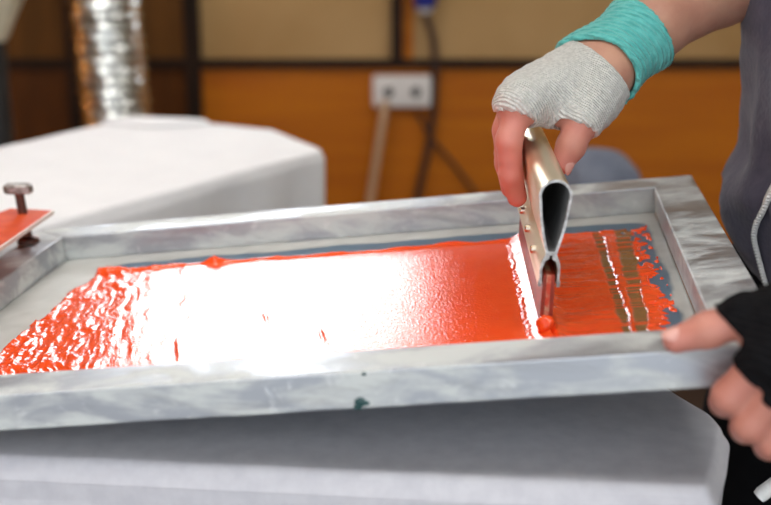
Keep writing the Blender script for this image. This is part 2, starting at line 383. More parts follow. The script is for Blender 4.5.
# pale cable from the left socket
p0 = np.array([oc[0] - .046, WALL_Y - .056, oc[2] - .034])
pts = [p0, p0 + (-.002, -.012, -.012), p0 + (-.005, -.014, -.035)]
pe = at(371, 195, WALL_Y - .05); d = (pe - pts[-1]) / abs(pe[2] - pts[-1][2])
zz = np.linspace(pts[-1][2], .02, 14)[1:]
pts += [np.array([pts[2][0] + d[0]*(pts[2][2]-z), WALL_Y - .07, z]) for z in zz]
m = MB(); m.tube(pts, .011, 12)
m.tube([p0 + (0, .0015, .003), p0 + (0, -.006, -.001)], .013, 16)
o = m.build('power_cable', M['wcable']); tag(own_origin(o, (pts[-1][0], pts[-1][1], 0)), 'pale cable hanging from the left hole of the wall socket', 'cable')
# blue plug and dark cables
bc = at(425, 3, WALL_Y - .05)
pl = thing('cable_plug', (bc[0], WALL_Y - .05, bc[2]), 'blue and white plug hanging on the wall above the socket', 'plug')
m = MB(); m.tube([bc + (0, 0, .06), bc + (0, 0, -.004), bc + (0, 0, -.014)], [.030, .030, .022], 24); m.build('plug_body', M['blueplug'], pl)
m = MB(); m.tube([bc + (0, 0, -.012), bc + (0, 0, -.026)], [.024, .015], 24); tag(m.build('plug_collar', M['white'], pl), 'white plug collar')
def wall_cable(pix, r, label, name='hanging_cable', mt='cable', off=.045):
    P = [at(x, y, WALL_Y - off) for x, y in pix]
    # smooth
    P = np.array(P); t = np.linspace(0, len(P)-1, 40); Q = np.stack([np.interp(t, range(len(P)), P[:, k]) for k in range(3)], 1)
    for _ in range(3): Q[1:-1] = (Q[:-2] + 2*Q[1:-1] + Q[2:]) / 4
    m = MB(); m.tube(Q, r, 12); o = m.build(name, M[mt]); tag(own_origin(o, Q[-1]), label, 'cable'); o['group'] = 'dark cables on the wood wall'
pc = bc + np.array([0, 0, -.024])
wall_cable([(425.5, 13), (434, 40), (435, 70), (434, 110), (428, 150), (419, 190), (410, 240), (400, 330)], .0095, 'thick dark cable hanging from the blue plug beside the wall socket')
wall_cable([(417, 112), (432, 140), (455, 166), (476, 194), (500, 240), (540, 330)], .005, 'thin dark cable slanting down to the right under the wall socket', off=.025)

# torchiere lamp at the left
lc = at(-14, 0, 2.55); r0 = thing('floor_lamp', (lc[0], lc[1], 0), 'dark floor lamp with a cream bowl at the left edge of the room', 'lamp')
m = MB(); m.tube([(lc[0], lc[1], 0), (lc[0], lc[1], .02), (lc[0], lc[1], .03)], [.14, .14, .05], 32); m.build('base', M['black'], r0)
zb = at(-14, 36, 2.55)[2]
m = MB(); m.tube([(lc[0], lc[1], .025), (lc[0], lc[1], zb)], .032, 20); m.build('pole', M['black'], r0)
prof = [(.034, zb - .01), (.04, zb), (.055, zb + .035), (.08, zb + .085), (.12, zb + .16), (.115, zb + .16), (.075, zb + .09), (.05, zb + .045), (.03, zb + .012)]
a = np.linspace(0, 2*np.pi, 40, endpoint=False)
m = MB(); m.rings([np.stack([lc[0] + r*np.cos(a), lc[1] + r*np.sin(a), np.full(40, z)], 1) for r, z in prof]); m.build('lamp_bowl', M['shade'], r0)
# unseen warm lamp added for orange reflections on the duct
wl = np.array([-1.95, 2.72, .92])
wr = thing('added_warm_lamp', (wl[0], wl[1], 0), 'small unseen warm lamp on a stand, added at the far left to tint the duct', 'lamp')
m = MB(); m.tube([(wl[0], wl[1], 0), (wl[0], wl[1], .02), (wl[0], wl[1], .03)], [.12, .12, .03], 28); m.tube([(wl[0], wl[1], .03), (wl[0], wl[1], wl[2] - .07)], .012, 14); m.build('stand', M['black'], wr)
m = MB(); m.tube([wl + (0, 0, -.075), wl + (0, 0, -.04)], .022, 16); m.build('lamp_holder', M['black'], wr)
m = MB(); m.ball(wl, (.045, .045, .05)); m.build('bulb', M['added_warmglow'], wr)

# ------------------------------------------------------------------ cloth covered board / table
def resample(poly, n, smooth=0):
    P = np.array([list(p)[:2] for p in poly], float); Q = np.vstack([P, P[:1]])
    s = np.r_[0, np.cumsum(np.linalg.norm(np.diff(Q, axis=0), axis=1))]
    t = np.linspace(0, s[-1], n, endpoint=False); R = np.stack([np.interp(t, s, Q[:, k]) for k in range(2)], 1)
    for _ in range(smooth): R = (np.roll(R, 1, 0) + 2*R + np.roll(R, -1, 0)) / 4
    return R
def outward(R):
    T = np.roll(R, -1, 0) - np.roll(R, 1, 0); N = np.stack([T[:, 1], -T[:, 0]], 1); N /= np.linalg.norm(N, axis=1)[:, None]
    area = np.sum(R[:, 0]*np.roll(R[:, 1], -1) - np.roll(R[:, 0], -1)*R[:, 1])
    return N if area > 0 else -N
def cloth_cover(poly, z, drop, er, fold, nf, name, m_, label, cat, seed, smooth=6, seam=False, sag=.0012):
    n = 420; R = resample(poly, n, smooth); N = outward(R); c = R.mean(0); rings = []
    s = np.arange(n) / n
    for f in (.04, .2, .4, .6, .75, .87, .95):
        Q = c + (R - er*N - c) * f; rings.append(np.c_[Q, z + sag * fbm2(Q[:, 0]*9, Q[:, 1]*9, seed, 3)])
    for k in range(7):
        a = k / 6 * np.pi / 2
        Q = R + N * (-er + er*math.sin(a)); rings.append(np.c_[Q, z - er + er*math.cos(a) + (.6 if k < 3 else 0.) * sag * fbm2(Q[:, 0]*9, Q[:, 1]*9, seed, 3)])
    ph = fbm2(s * nf, np.zeros(n) + 3.3, seed + 5, 3) * 2.2
    ph = ph * (1 - np.clip((s - .97) / .03, 0, 1)) + ph[0] * np.clip((s - .97) / .03, 0, 1)
    for k, dz in enumerate(np.r_[.006, .012, .018, .024, np.linspace(.035, 1, 24) * drop]):
        amp = fold * min(1, (dz / .16)) ** .8
        cre = (-.0016 if seam and 1 <= k <= 1 else 0) + .0012 * math.sin(dz * 210) * (1 if seam else 0)
        Q = R + N * (amp * (ph[:, None]) + .004 + cre); rings.append(np.c_[Q, np.full(n, z - er - dz)])
    m = MB(); m.rings(rings, True, False); o = m.build(name, m_, angle=75)
    sol = o.modifiers.new('thick', 'SOLIDIFY'); sol.thickness = .0015; sol.offset = 1
    own_origin(o, (*c, z)); tag(o, label, cat); return R, N, c
BZ = CAM_Z - .354
# near printing board (a pallet of the press) under a pulled-over shirt
poly = [(-.47, .768), (.2055, .700), (.2255, .752), (.240, .797), (.238, .822), (.222, .860), (.20, .93), (.165, 1.0), (.12, 1.035), (-.47, 1.103)]
R, N, c = cloth_cover(poly, BZ, .26, .007, .006, 9, 'cotton_cloth', M['shirt'], 'pale grey cotton cloth pulled over the board under the aluminium frame', 'cloth', 3, seam=True, smooth=2)
b0 = thing('printing_board', (c[0], c[1], BZ - .03), 'flat printing board hidden under the pale grey cloth', 'board')
In = R - N * .006
m = MB(); m.rings([np.c_[In, np.full(len(In), BZ - .026)], np.c_[In, np.full(len(In), BZ - .003)]]); m.build('board_top', M['brown'], b0, smooth=False)
m = MB(); m.box((-.44, .90, BZ - .075), (.05, .96, BZ - .0265)); m.build('support_arm', M['darksteel'], b0, smooth=False, bevel=.003)
m = MB(); m.tube([(-.30, .93, 0), (-.30, .93, BZ - .07)], .05, 24); m.build('post', M['darksteel'], b0)
m = MB(); m.tube([(-.30, .93, 0), (-.30, .93, .02)], [.2, .2], 32); m.build('foot_plate', M['darksteel'], b0)
# far table under a white cloth
q = lambda x, y: onz(x, y, BZ)
poly = [q(50, 223), q(324, 149), q(274, 129), q(209, 122.5), q(130, 117), q(0, 146), q(-150, 190), q(-140, 273)]
R2, N2, c2 = cloth_cover(poly, BZ, .55, .008, .010, 30, 'table_cloth', M['cloth'], 'white cloth covering the table behind the frame', 'tablecloth', 11, smooth=2)
# the turned up fold of cloth at the far edge
tb = thing('work_table', (c2[0], c2[1], 0), 'work table hidden under the white cloth behind the frame', 'table')
In = R2 - N2 * .008
m = MB(); m.rings([np.c_[In, np.full(len(In), BZ - .03)], np.c_[In, np.full(len(In), BZ - .003)]]); m.build('tabletop', M['brown'], tb, smooth=False)
for k in range(4):
    p = c2 + (np.array(poly[[0, 1, 4, 6][k]][:2]) - c2) * .78
    m = MB(); m.tube([(p[0], p[1], 0), (p[0], p[1], BZ - .029)], .018, 14); m.build('leg', M['darksteel'], tb)
# folded piece of cloth lying at the far corner
fp = [onz(100, 124, BZ), onz(133, 118.5, BZ), onz(204, 121.5, BZ), onz(211, 125.5, BZ), onz(150, 129, BZ)]
FR_ = resample(fp, 60, 3); FN = outward(FR_); fc = FR_.mean(0); rr = []
for f, z in [(1.0, .0012), (1.03, .0025), (1.0, .0045), (.9, .0055), (.5, .0058), (.05, .0058)]:
    rr.append(np.c_[fc + (FR_ - fc)*f, np.full(60, BZ + z)])
m = MB(); m.rings(rr); o = m.build('folded_cloth', M['cloth']); tag(own_origin(o, (*fc, BZ)), 'folded white cloth on the far edge of the white table, before the silver duct', 'cloth')

# blue-grey bundle on a stool
bz = at(597, 196, 2.05); bc = at(596, 190, 2.05)
G = []
a = np.linspace(0, 2*np.pi, 56, endpoint=False)
for t in np.linspace(.05, math.pi - .05, 26):
    r = np.sin(t)**.8 * .073 * (1 + .06*np.sin(5*a + 2*t) + .04*np.sin(9*a - 3*t)); z = -np.cos(t) * .072
    G.append(np.stack([bc[0] - .006 + r*np.cos(a)*1.14, bc[1] + r*np.sin(a), np.full(56, bc[2] + z)], 1))
m = MB(); m.rings(G); o = m.build('cloth_bundle', M['blue_bag'], angle=80); tag(own_origin(o, bc - (0, 0, .072)), 'blurred blue-grey cloth bundle behind the frame under the white glove', 'bundle')
sz = bc[2] - .0715
st = thing('stool', (bc[0], bc[1], 0), 'stool hidden behind the frame, carrying the blue-grey bundle', 'stool')
m = MB(); m.tube([(bc[0], bc[1], sz - .035), (bc[0], bc[1], sz)], .16, 36); m.build('seat', M['darkwood'], st, bevel=.004)
for k in range(4):
    d = np.array([math.cos(.8 + k*math.pi/2), math.sin(.8 + k*math.pi/2), 0])
    m = MB(); m.tube([bc*[1, 1, 0] + d*.17, bc*[1, 1, 0] + d*.11 + (0, 0, sz - .034)], .014, 12); m.build('leg', M['darkwood'], st)

# ================================================================== SCREEN FRAME
BR = np.array([.29123825, 1.1375, -.24567234 + CAM_Z])
FX = np.array([.98691311, -.11446487, .11357952]); FY = np.array([.1152104, .9933411, 0.]); FZ = np.cross(FX, FY)
S = .65
W, RW, RH, LEN = .46922, .0391, .0250, 1.007 * .65
def fr(u, v, n=0.): return BR + FX*u + FY*v + FZ*n           # metres, from the far right top corner
def uv(px, py, n=-RH + .002):
    d = ray(px, py); P0 = BR + FZ*n; t = ((P0 - CAM) @ FZ) / (d @ FZ); e = CAM + d*t - BR; return e @ FX, e @ FY
sf = thing('screen_frame', fr(-LEN/2, -W/2, -RH), 'smeared aluminium printing screen tilted up over the grey cloth', 'screen frame')
U0, U1, V0, V1 = -LEN, 0., -W, 0.
corners_o = [(U0, V0), (U1, V0), (U1, V1), (U0, V1)]
corners_i = [(U0+RW, V0+RW), (U1-RW, V0+RW), (U1-RW, V1-RW), (U0+RW, V1-RW)]
g = .0002
for k in range(4):
    o1, o2, i1, i2 = corners_o[k], corners_o[(k+1) % 4], corners_i[k], corners_i[(k+1) % 4]
    top = [fr(*o1, 0), fr(*o2, 0), fr(*i2, 0), fr(*i1, 0)]; bot = [fr(*o1, -RH), fr(*o2, -RH), fr(*i2, -RH), fr(*i1, -RH)]
    m = MB(); m.add(top + bot, [(0,1,2,3),(7,6,5,4),(0,4,5,1),(1,5,6,2),(2,6,7,3),(3,7,4,0)])
    m.build('rail', M['alu'], sf, smooth=False, bevel=.0014)
# inner ledge where the mesh is glued
# screen mesh with emulsion
def smat():
    m = bpy.data.materials.new('emulsion_mesh'); m.use_nodes = True; nt = m.node_tree; b = nt.nodes['Principled BSDF']
    at_ = nd(nt, 'ShaderNodeAttribute'); at_.attribute_name = 'tint'
    nt.links.new(at_.outputs['Color'], b.inputs['Base Color']); b.inputs['Roughness'].default_value = .42
    tc = nd(nt, 'ShaderNodeTexCoord'); n = nd(nt, 'ShaderNodeTexNoise'); n.inputs['Scale'].default_value = 900; nt.links.new(tc.outputs['Object'], n.inputs['Vector'])
    bp = nd(nt, 'ShaderNodeBump'); bp.inputs['Strength'].default_value = .2; bp.inputs['Distance'].default_value = .0004
    nt.links.new(n.outputs['Fac'], bp.inputs['Height']); nt.links.new(bp.outputs[0], b.inputs['Normal']); return m
nu, nv = 260, 180
uu = np.linspace(U0+RW+.0003, U1-RW-.0003, nu); vv = np.linspace(V0+RW+.0003, V1-RW-.0003, nv)
UU, VV = np.meshgrid(uu, vv, indexing='ij')
inner_u0, inner_u1, inner_v0, inner_v1 = -.855*S, -.076*S, -.61*S, -.108*S
wob = .004 * fbm2(UU*30, VV*30, 5, 3)
# rounded rectangle of blue emulsion
ex = np.maximum(np.maximum(inner_u0 - UU, UU - inner_u1), 0); ey = np.maximum(np.maximum(inner_v0 - VV, VV - inner_v1), 0)
cr = .02
dx = np.maximum(np.maximum(inner_u0 + cr - UU, UU - inner_u1 + cr), 0); dy = np.maximum(np.maximum(inner_v0 + cr - VV, VV - inner_v1 + cr), 0)
dist = np.hypot(dx, dy) - cr + wob
blue = np.clip(.5 - dist / .003, 0, 1)[..., None]
tape = np.array([.46, .47, .45]); emul = np.array([.075, .135, .20])
mot = fbm2(UU*60, VV*60, 8, 3)[..., None]
leftb = np.clip((-.80*S - UU)/.03, 0, 1)[..., None]
tape = tape*(1-.0*leftb) + .05*mot
colr = tape*(1-blue) + (emul + .015*mot)*blue
Pm = BR + UU[..., None]*FX + VV[..., None]*FY + (-RH + .0012)*FZ
I = np.arange(nu*nv).reshape(nu, nv)
F = np.stack([I[:-1, :-1], I[1:, :-1], I[1:, 1:], I[:-1, 1:]], -1).reshape(-1, 4)
m = MB(); m.add(Pm.reshape(-1, 3), F.tolist()); mo = m.build('screen_mesh', smat(), sf)
mo.modifiers.new('t', 'SOLIDIFY').thickness = .0006
ca = mo.data.color_attributes.new('tint', 'FLOAT_COLOR', 'POINT'); ca.data.foreach_set('color', np.c_[colr.reshape(-1, 3), np.ones(nu*nv)].ravel())
tag(mo, 'blue-grey emulsion border on mesh')

# ------------------------------------------------------------------ wet red ink
NB, NFAR = np.array([-.2215*S, -.552*S]), np.array([-.25*S, -.155*S])
def blade_u(v): return NB[0] + (v - NB[1]) / (NFAR[1] - NB[1]) * (NFAR[0] - NB[0])
du = .0010
gu = np.arange(-.880*S, -.078*S, du); gv = np.arange(-.606*S, -.118*S, du)
GU, GV = np.meshgrid(gu, gv, indexing='ij')
n1 = fbm2(GU*40, GV*40, 21, 4); n2 = fbm2(GU*150, GV*150, 22, 3); n3 = fbm2(GU*12, GV*12, 23, 3)
s_ = lambda x, a, b: (lambda t: t*t*(3-2*t))(np.clip((x-a)/(b-a), 0, 1))
# boundaries
back = -.148*S + .0035*fbm2(GU*35, GU*0+1.5, 31, 4)
left = -.868*S + .006*fbm2(GV*45, GV*0+2.5, 32, 4) + .012*s_(GV, -.30*S, -.16*S)*0
right = -.118*S + .008*fbm2(GV*60, GV*0+4.5, 33, 4) - (GV/S + .4)*.06*S*-.0
ru = np.array([uv(632, 233)[0], uv(648, 262)[0], uv(660, 290)[0], uv(668, 322)[0]]); rv = np.array([uv(632, 233)[1], uv(648, 262)[1], uv(660, 290)[1], uv(668, 322)[1]])
o_ = np.argsort(rv); right = np.interp(GV, rv[o_], ru[o_]) + .007*fbm2(GV*70, GU*14, 33, 4) + .002
edge = np.minimum(np.minimum(back - GV, GU - left), right - GU)
th = .0007 * s_(edge, 0, .0015) - .0006 * (edge <= 0)
# back ridge (heavier over the left half)
db_ = back - GV
rh = (.0018 + .0016*np.clip(fbm2(GU*45, GU*0+9, 35, 3), -.6, 1.2)) * (1 + (1.1 + .6*n2)*np.exp(-((GU/S+.683)/.020)**2) + .5*np.exp(-((GU/S+.60)/.012)**2) + .7*np.exp(-((GU/S+.75)/.03)**2) + .5*np.exp(-((GU/S+.84)/.03)**2)) * (1 - .65*s_(GU/S, -.26, -.20))
th += rh * np.exp(-((db_-.0055)/.0040)**2) * s_(edge, 0, .002)
# lumpy left side, streaks slanted along the pull
sl = GU + .22*GV
zl = 1 - s_(GU/S + .05*n3 + .10*(GV/S+.35), -.79, -.66)
lump = np.abs(fbm2(sl*95, GV*26, 41, 4))
sl2 = GU + .30*GV + .004*n1
st_a = np.abs(fbm2(sl2*70, GV*13 + .6*n1, 42, 3)); st_b = np.abs(fbm2(sl2*170, GV*30, 43, 3))
zs_ = 1 - s_(GU/S + .07*n3 + .10*(GV/S+.35), -.74, -.58)
zl = zl * (.35 + .65*s_(fbm2(sl2*22, GV*7, 45, 2), -.35, .35))
th += zl * (.0038*np.clip(1-1.4*st_a, 0, 1)**1.3 * (.6+.4*n1) + .0011*(1-st_b)**2 + .0004*n2) * s_(edge, 0, .003)
th += zs_ * .0013*np.clip(fbm2(sl2*48, GV*9, 44, 3) - .30, 0, .5) * s_(edge, 0, .003)
# a few stray scrapes on the bright film
for (px, py, l) in [(178, 350, .02), (265, 318, .012), (322, 335, .016), (140, 293, .014)]:
    cu, cv = uv(px, py); th += .0011*np.exp(-((GU-cu+.3*(GV-cv)+.0015*n1)/.0013)**2 - ((GV-cv)/l)**2)
# pool right of the blade, with ripples across
dbl = GU - blade_u(GV)
zr = s_(dbl, .003, .008)
rip = fbm2(GU*22, GV*130, 51, 3)
th += zr * (.0013 + .0011*rip*s_(dbl, .004, .02)*(1 - .7*s_(dbl, .03, .06)) + .0004*n2) * s_(edge, 0, .004)
th += zr * .0035*np.exp(-((dbl-.008)/.006)**2) * s_(edge, 0, .004)
# bead pushed up on the left of the blade, ragged front
frag = .0012*fbm2(GV*60, GV*0+6.5, 61, 4)
db2 = blade_u(GV) - GU
bw = .0115 + .003*(GV/S+.35) + frag
th += s_(edge, 0, .003) * np.where(db2 > -.004, .0040*np.clip((bw - db2)/.010, 0, 1.3), 0)
th += s_(edge, 0, .003) * .0011*(.6+.6*fbm2(GV*260, GV*0+1.2, 62, 2))*np.exp(-((db2-bw-.0008*fbm2(GV*300, GV*0+3.2, 63, 2))/.0011)**2)
# brown see-through stripes where the ink was scraped thin
def stripe(pa, pb, wa, wb):
    a, b = np.array(uv(*pa)), np.array(uv(*pb)); t = (GV - a[1]) / (b[1]-a[1])
    cen = a[0] + t*(b[0]-a[0]); w = wa + np.clip(t, 0, 1)*(wb-wa)
    return s_(w + .0012*n2 + .001*n1 - np.abs(GU - cen - .0015*n1), -.0012, .0014)
st1 = stripe((597, 233), (628, 335), .0036, .0030); st2 = stripe((623, 233), (643, 332), .0074, .0042)
thr = .45 + .9*fbm2(GU*9, GV*330, 91, 2); brk = np.clip(1 - 1.5*np.clip(thr - .75, 0, 1), 0, 1)
st1, st2 = st1*brk, st2*brk
th = th * (1 - .55*np.maximum(st1, st2))
a_, b_ = np.array(uv(606, 236)), np.array(uv(637, 335)); t_ = (GV-a_[1])/(b_[1]-a_[1])
th += .0005*np.exp(-((GU - a_[0]-t_*(b_[0]-a_[0]) - .001*n1)/.0020)**2)*(edge > .002)*(.6+.4*n1)
# speckled outer rim of the right end
rim = s_(GU - right, -.012, .004)
th = np.where((rim > .0) & (fbm2(GU*150, GV*190, 71, 3) < -.50 + .8*rim) & (edge < .016) & (GU > -.2*S), -.0003, th)
extra = (GU > right) & (GU < right + .012) & (fbm2(GU*170, GV*120, 72, 3) > .36); th = np.where(extra, .0012, th)
thin = np.maximum(st1, st2)
thin = np.clip(thin + 0*n1, 0, 1)
keepv = th > .00005
I = np.arange(GU.size).reshape(GU.shape); q4 = np.stack([I[:-1, :-1], I[1:, :-1], I[1:, 1:], I[:-1, 1:]], -1).reshape(-1, 4)
q4 = q4[keepv.ravel()[q4].any(1)]
used = np.unique(q4); mp_ = -np.ones(GU.size, int); mp_[used] = np.arange(len(used))
h_ = np.maximum(th, .00003)
Pi = (BR + GU[..., None]*FX + GV[..., None]*FY + (-RH + .00125 + h_)[..., None]*FZ).reshape(-1, 3)[used]
def inkmat():
    m = bpy.data.materials.new('wet_red_ink'); m.use_nodes = True; nt = m.node_tree; b = nt.nodes['Principled BSDF']
    a = nd(nt, 'ShaderNodeAttribute'); a.attribute_name = 'thin'
    tc = nd(nt, 'ShaderNodeTexCoord')
    n = nd(nt, 'ShaderNodeTexNoise'); n.inputs['Scale'].default_value = 60; n.inputs['Detail'].default_value = 4; nt.links.new(tc.outputs['Object'], n.inputs['Vector'])
    m1 = nd(nt, 'ShaderNodeMix', data_type='RGBA'); m1.inputs[6].default_value = (.86, .060, .008, 1); m1.inputs[7].default_value = (.92, .105, .018, 1)
    nt.links.new(n.outputs['Fac'], m1.inputs[0])
    m2 = nd(nt, 'ShaderNodeMix', data_type='RGBA'); m2.inputs[7].default_value = (.24, .12, .045, 1)
    nt.links.new(a.outputs['Fac'], m2.inputs[0]); nt.links.new(m1.outputs[2], m2.inputs[6]); nt.links.new(m2.outputs[2], b.inputs['Base Color'])
    b.inputs['Roughness'].default_value = .13; b.inputs['IOR'].default_value = 1.45
    n2 = nd(nt, 'ShaderNodeTexNoise'); n2.inputs['Scale'].default_value = 520; n2.inputs['Detail'].default_value = 1; nt.links.new(tc.outputs['Object'], n2.inputs['Vector'])
    bp = nd(nt, 'ShaderNodeBump'); bp.inputs['Strength'].default_value = .42; bp.inputs['Distance'].default_value = .0006
    nt.links.new(n2.outputs['Fac'], bp.inputs['Height']); nt.links.new(bp.outputs[0], b.inputs['Normal']); return m
M['ink'] = inkmat()
m = MB(); m.add(Pi, mp_[q4].tolist()); io = m.build('red_ink', M['ink'], angle=180)
ia = io.data.attributes.new('thin', 'FLOAT', 'POINT'); ia.data.foreach_set('value', thin.ravel()[used].astype(np.float32))
tag(own_origin(io, fr(-.3, -.2, -RH)), 'wet glossy red ink spread over the mesh of the aluminium frame', 'ink', kind='stuff')
# dark drip on the front face of the frame
dc = uv(361, 401, 0.)
def onfront(px, py):
    P0 = fr(0, V0, 0); d = ray(px, py); return CAM + d*(((P0-CAM) @ FY)/(d @ FY))
m = MB()
for (px, py, rx, rz) in [(361, 402, .0042, .0032), (358, 407, .0028, .0022), (366, 403, .0026, .0018), (364, 374, .0016, .0012)]:
    m.ball(onfront(px, py), (rx, .0006, rz), 14)
M['dteal'] = mat('dark_teal_ink', (.01, .05, .05), .3, col2=(.02, .07, .07), scale=200)
m.build('ink_spot', M['dteal'], sf)
# worn smears on the front rail
# ================================================================== CLAMP on the left
pz = fr(-.985*S, -.05*S, 0)[2] + .030
cl = thing('frame_clamp', fr(-.98*S, -.07*S, 0), 'orange-red clamp plate with a bolt pressing the far left frame corner', 'clamp')
pp = [onz(10, 208, pz), onz(52, 210, pz), onz(-62, 288, pz), onz(-140, 262, pz)]
th_ = .004
m = MB(); m.add([p + (0, 0, 0) for p in pp] + [p - (0, 0, th_) for p in pp], [(3,2,1,0),(4,5,6,7),(0,1,5,4),(1,2,6,5),(2,3,7,6),(3,0,4,7)], 0)
m.build('clamp_plate', M['orange'], cl, smooth=False, bevel=.0012)
# pale bare metal lip along the long edge
e0, e1 = pp[1], pp[2]; dd = (e1-e0)/np.linalg.norm(e1-e0); sd = np.array([dd[1], -dd[0], 0]);  sd = sd if sd[0] > 0 else -sd
m = MB(); m.add([e0 + sd*.0003, e0 + sd*.0022, e1 + sd*.0022, e1 + sd*.0003, e0 + sd*.0003 - (0,0,.0042), e0 + sd*.0022 - (0,0,.0042), e1 + sd*.0022 - (0,0,.0042), e1 + sd*.0003 - (0,0,.0042)],
              [(0,1,2,3),(7,6,5,4),(0,4,5,1),(1,5,6,2),(2,6,7,3),(3,7,4,0)]); tag(m.build('plate_lip', M['lime'], cl, smooth=False, bevel=.0006), 'pale bare metal lip')
bt = onz(23, 213, pz)
axd = FZ
foot = bt - axd * ((bt - fr(0, 0, 0)) @ FZ - .0006)
topb = at(21, 189, bt[1])
hl = (topb - bt)[2]
m = MB(); m.tube([foot + axd*.002, bt + axd*.002, bt + axd*hl], .0046, 18); m.build('bolt_shaft', M['darksteel'], cl)
m = MB(); m.tube([foot, foot + axd*.004, foot + axd*.007], [.011, .011, .006], 24); m.build('foot_pad', M['darksteel'], cl)
hc = bt + axd*hl
m = MB()
R = []
for z, k in [(-.004, .85), (-.003, 1), (.0035, 1), (.005, .85)]:
    a = np.linspace(0, 2*np.pi, 28, endpoint=False); ex = .0135*np.sign(np.cos(a))*np.abs(np.cos(a))**.45*k; ey = .0075*np.sign(np.sin(a))*np.abs(np.sin(a))**.45*k
    R.append(hc + axd*z + ex[:, None]*np.array([1, 0, 0]) + ey[:, None]*np.array([0, 1, 0]))
m.rings(R); m.build('bolt_head', M['steel'], cl, angle=30)
# lower jaw and arm of the clamp, off to the left
jb = pp[3]
m = MB(); m.box((jb[0]-.16, jb[1]-.05, pz - .03), (jb[0]-.002, jb[1]+.03, pz + .012)); m.build('clamp_block', M['darksteel'], cl, smooth=False, bevel=.003)
m = MB(); m.box((jb[0]-.15, jb[1]-.035, 0), (jb[0]-.10, jb[1]+.015, pz - .029)); pass; m.build('clamp_post', M['darksteel'], cl, smooth=False, bevel=.003)

# ================================================================== SQUEEGEE
ND = np.array([.03963652, .00637875, .9991938]); AD = np.array([.0442476, .99898749, -.00813266]); LD = np.array([-.99823399, .04453428, .03931414])
SN = np.array([.11040554, .79726825, -.28488202 + CAM_Z]) + ND*.0008
SL, SH = .2587 * .93, .1082
def sq(l, a, n): return SN + LD*l + AD*a + ND*n
qg = thing('squeegee', sq(0, SL/2, 0), 'champagne aluminium squeegee with a hollow handle standing in the red ink', 'squeegee')
def prism(prof, a0, a1, mi=0, m=None):
    m = m or MB(); R = [[sq(l, a, n) for l, n in prof] for a in (a0, a1)]; m.rings(R, mi=mi); return m
def teardrop(k, inset):
    cz, r = SH - .0112, .0112 - inset
    P = []
    a0 = math.radians(-18)
    for a in np.linspace(a0, math.pi - a0, 22): P.append((r*math.cos(a), cz + r*math.sin(a)))
    # down to the waist
    bx = P[-1][0]; bz = P[-1][1]
    wz = .0555 + inset*1.6; wx = .0034 - inset*.7
    for t in (.33, .66, .9): P.append((bx*(1-t) - wx*t - .0012*math.sin(t*math.pi), bz*(1-t) + wz*t))
    P.append((-wx, wz)); P.append((wx, wz))
    for t in (.9, .66, .33): P.append((-bx*(1-t) + wx*t + .0012*math.sin(t*math.pi), bz*(1-t) + wz*t))
    return P
ho, hi_ = teardrop(0, 0), teardrop(0, .0016)
n_ = len(ho)
def hollow(outer, inner, a0, a1):
    n = len(outer); V = [sq(l, a0, z) for l, z in outer] + [sq(l, a1, z) for l, z in outer] + [sq(l, a0, z) for l, z in inner] + [sq(l, a1, z) for l, z in inner]
    F, mi = [], []
    for j in range(n):
        k = (j+1) % n
        F += [(j, k, n+k, n+j), (2*n+k, 2*n+j, 3*n+j, 3*n+k), (k, j, 2*n+j, 2*n+k), (n+j, n+k, 3*n+k, 3*n+j)]; mi += [0, 1, 2, 2]
    return V, F, mi
V, F, mi = hollow(ho, hi_, 0, SL)
m = MB(); m.add(V, F); m.mi = mi; m.build('handle', [M['champ'], M['hollow'], M['cutend']], qg, angle=35)
# two jaws that grip the blade
for s in (-1, 1):
    P = [(s*.0034, .0570), (s*.0046, .0545), (s*.0066, .0500), (s*.0070, .0440), (s*.0068, .0390), (s*.0078, .0365), (s*.0074, .0335), (s*.0056, .0330), (s*.0050, .0360), (s*.0053, .0390), (s*.0053, .0460), (s*.0036, .0515), (s*.0012, .0530), (s*.0008, .0570)]
    if s < 0: P = P[::-1]
    m = MB(); m2 = prism(P, 0, SL, m=m); m.mi = [0]*len(P) + [1, 1]; m.build('clamp_jaw', [M['champ'], M['cutend']], qg, angle=35)
m = prism([(-.0016, .0415), (-.0016, .001), (-.0008, .0), (.0008, .0), (.0016, .001), (.0016, .0415)], .001, SL - .001); m.build('blade', M['rubber'], qg, smooth=False)
for k_ in (-1, 1):
    P = [(k_*.0017, .0415), (k_*.0017, .002), (k_*.0042, .006), (k_*.0044, .020), (k_*.0040, .0415)]
    m = prism(P if k_ > 0 else P[::-1], .0015, SL - .002); m.build('ink_coating', M['coat'], qg, smooth=False)
for a in (.045, .105, .165, .215):
    m = MB(); m.tube([sq(.0060, a, .0475), sq(.0098, a, .0475), sq(.0106, a, .0475)], [.0030, .0030, .0020], 18); m.build('bolt', M['bolt'], qg)
# ink lump on the near tip of the blade
m = MB()
G = []
for t in np.linspace(.03, math.pi-.03, 16):
    a = np.linspace(0, 2*np.pi, 24, endpoint=False); r = np.sin(t)**.7*(1+.12*np.sin(3*a+t*4))
    G.append(np.array([sq(.0066*x, -.001 + .006*y, .0060 - .0070*math.cos(t)) for x, y in zip(r*np.cos(a), r*np.sin(a))]))
m.rings(G); tag(m.build('ink_lump', M['ink'], qg, angle=80), 'lump of red ink on the blade tip')

# ================================================================== PERSON
person = thing('person', (.46, 1.0, 0), 'person in a grey-purple hoodie pushing a squeegee and holding the frame corner', 'person')
FD = np.array([-.94, -.34, 0]); LDr = np.array([.34, -.94, 0])       # facing, to their left
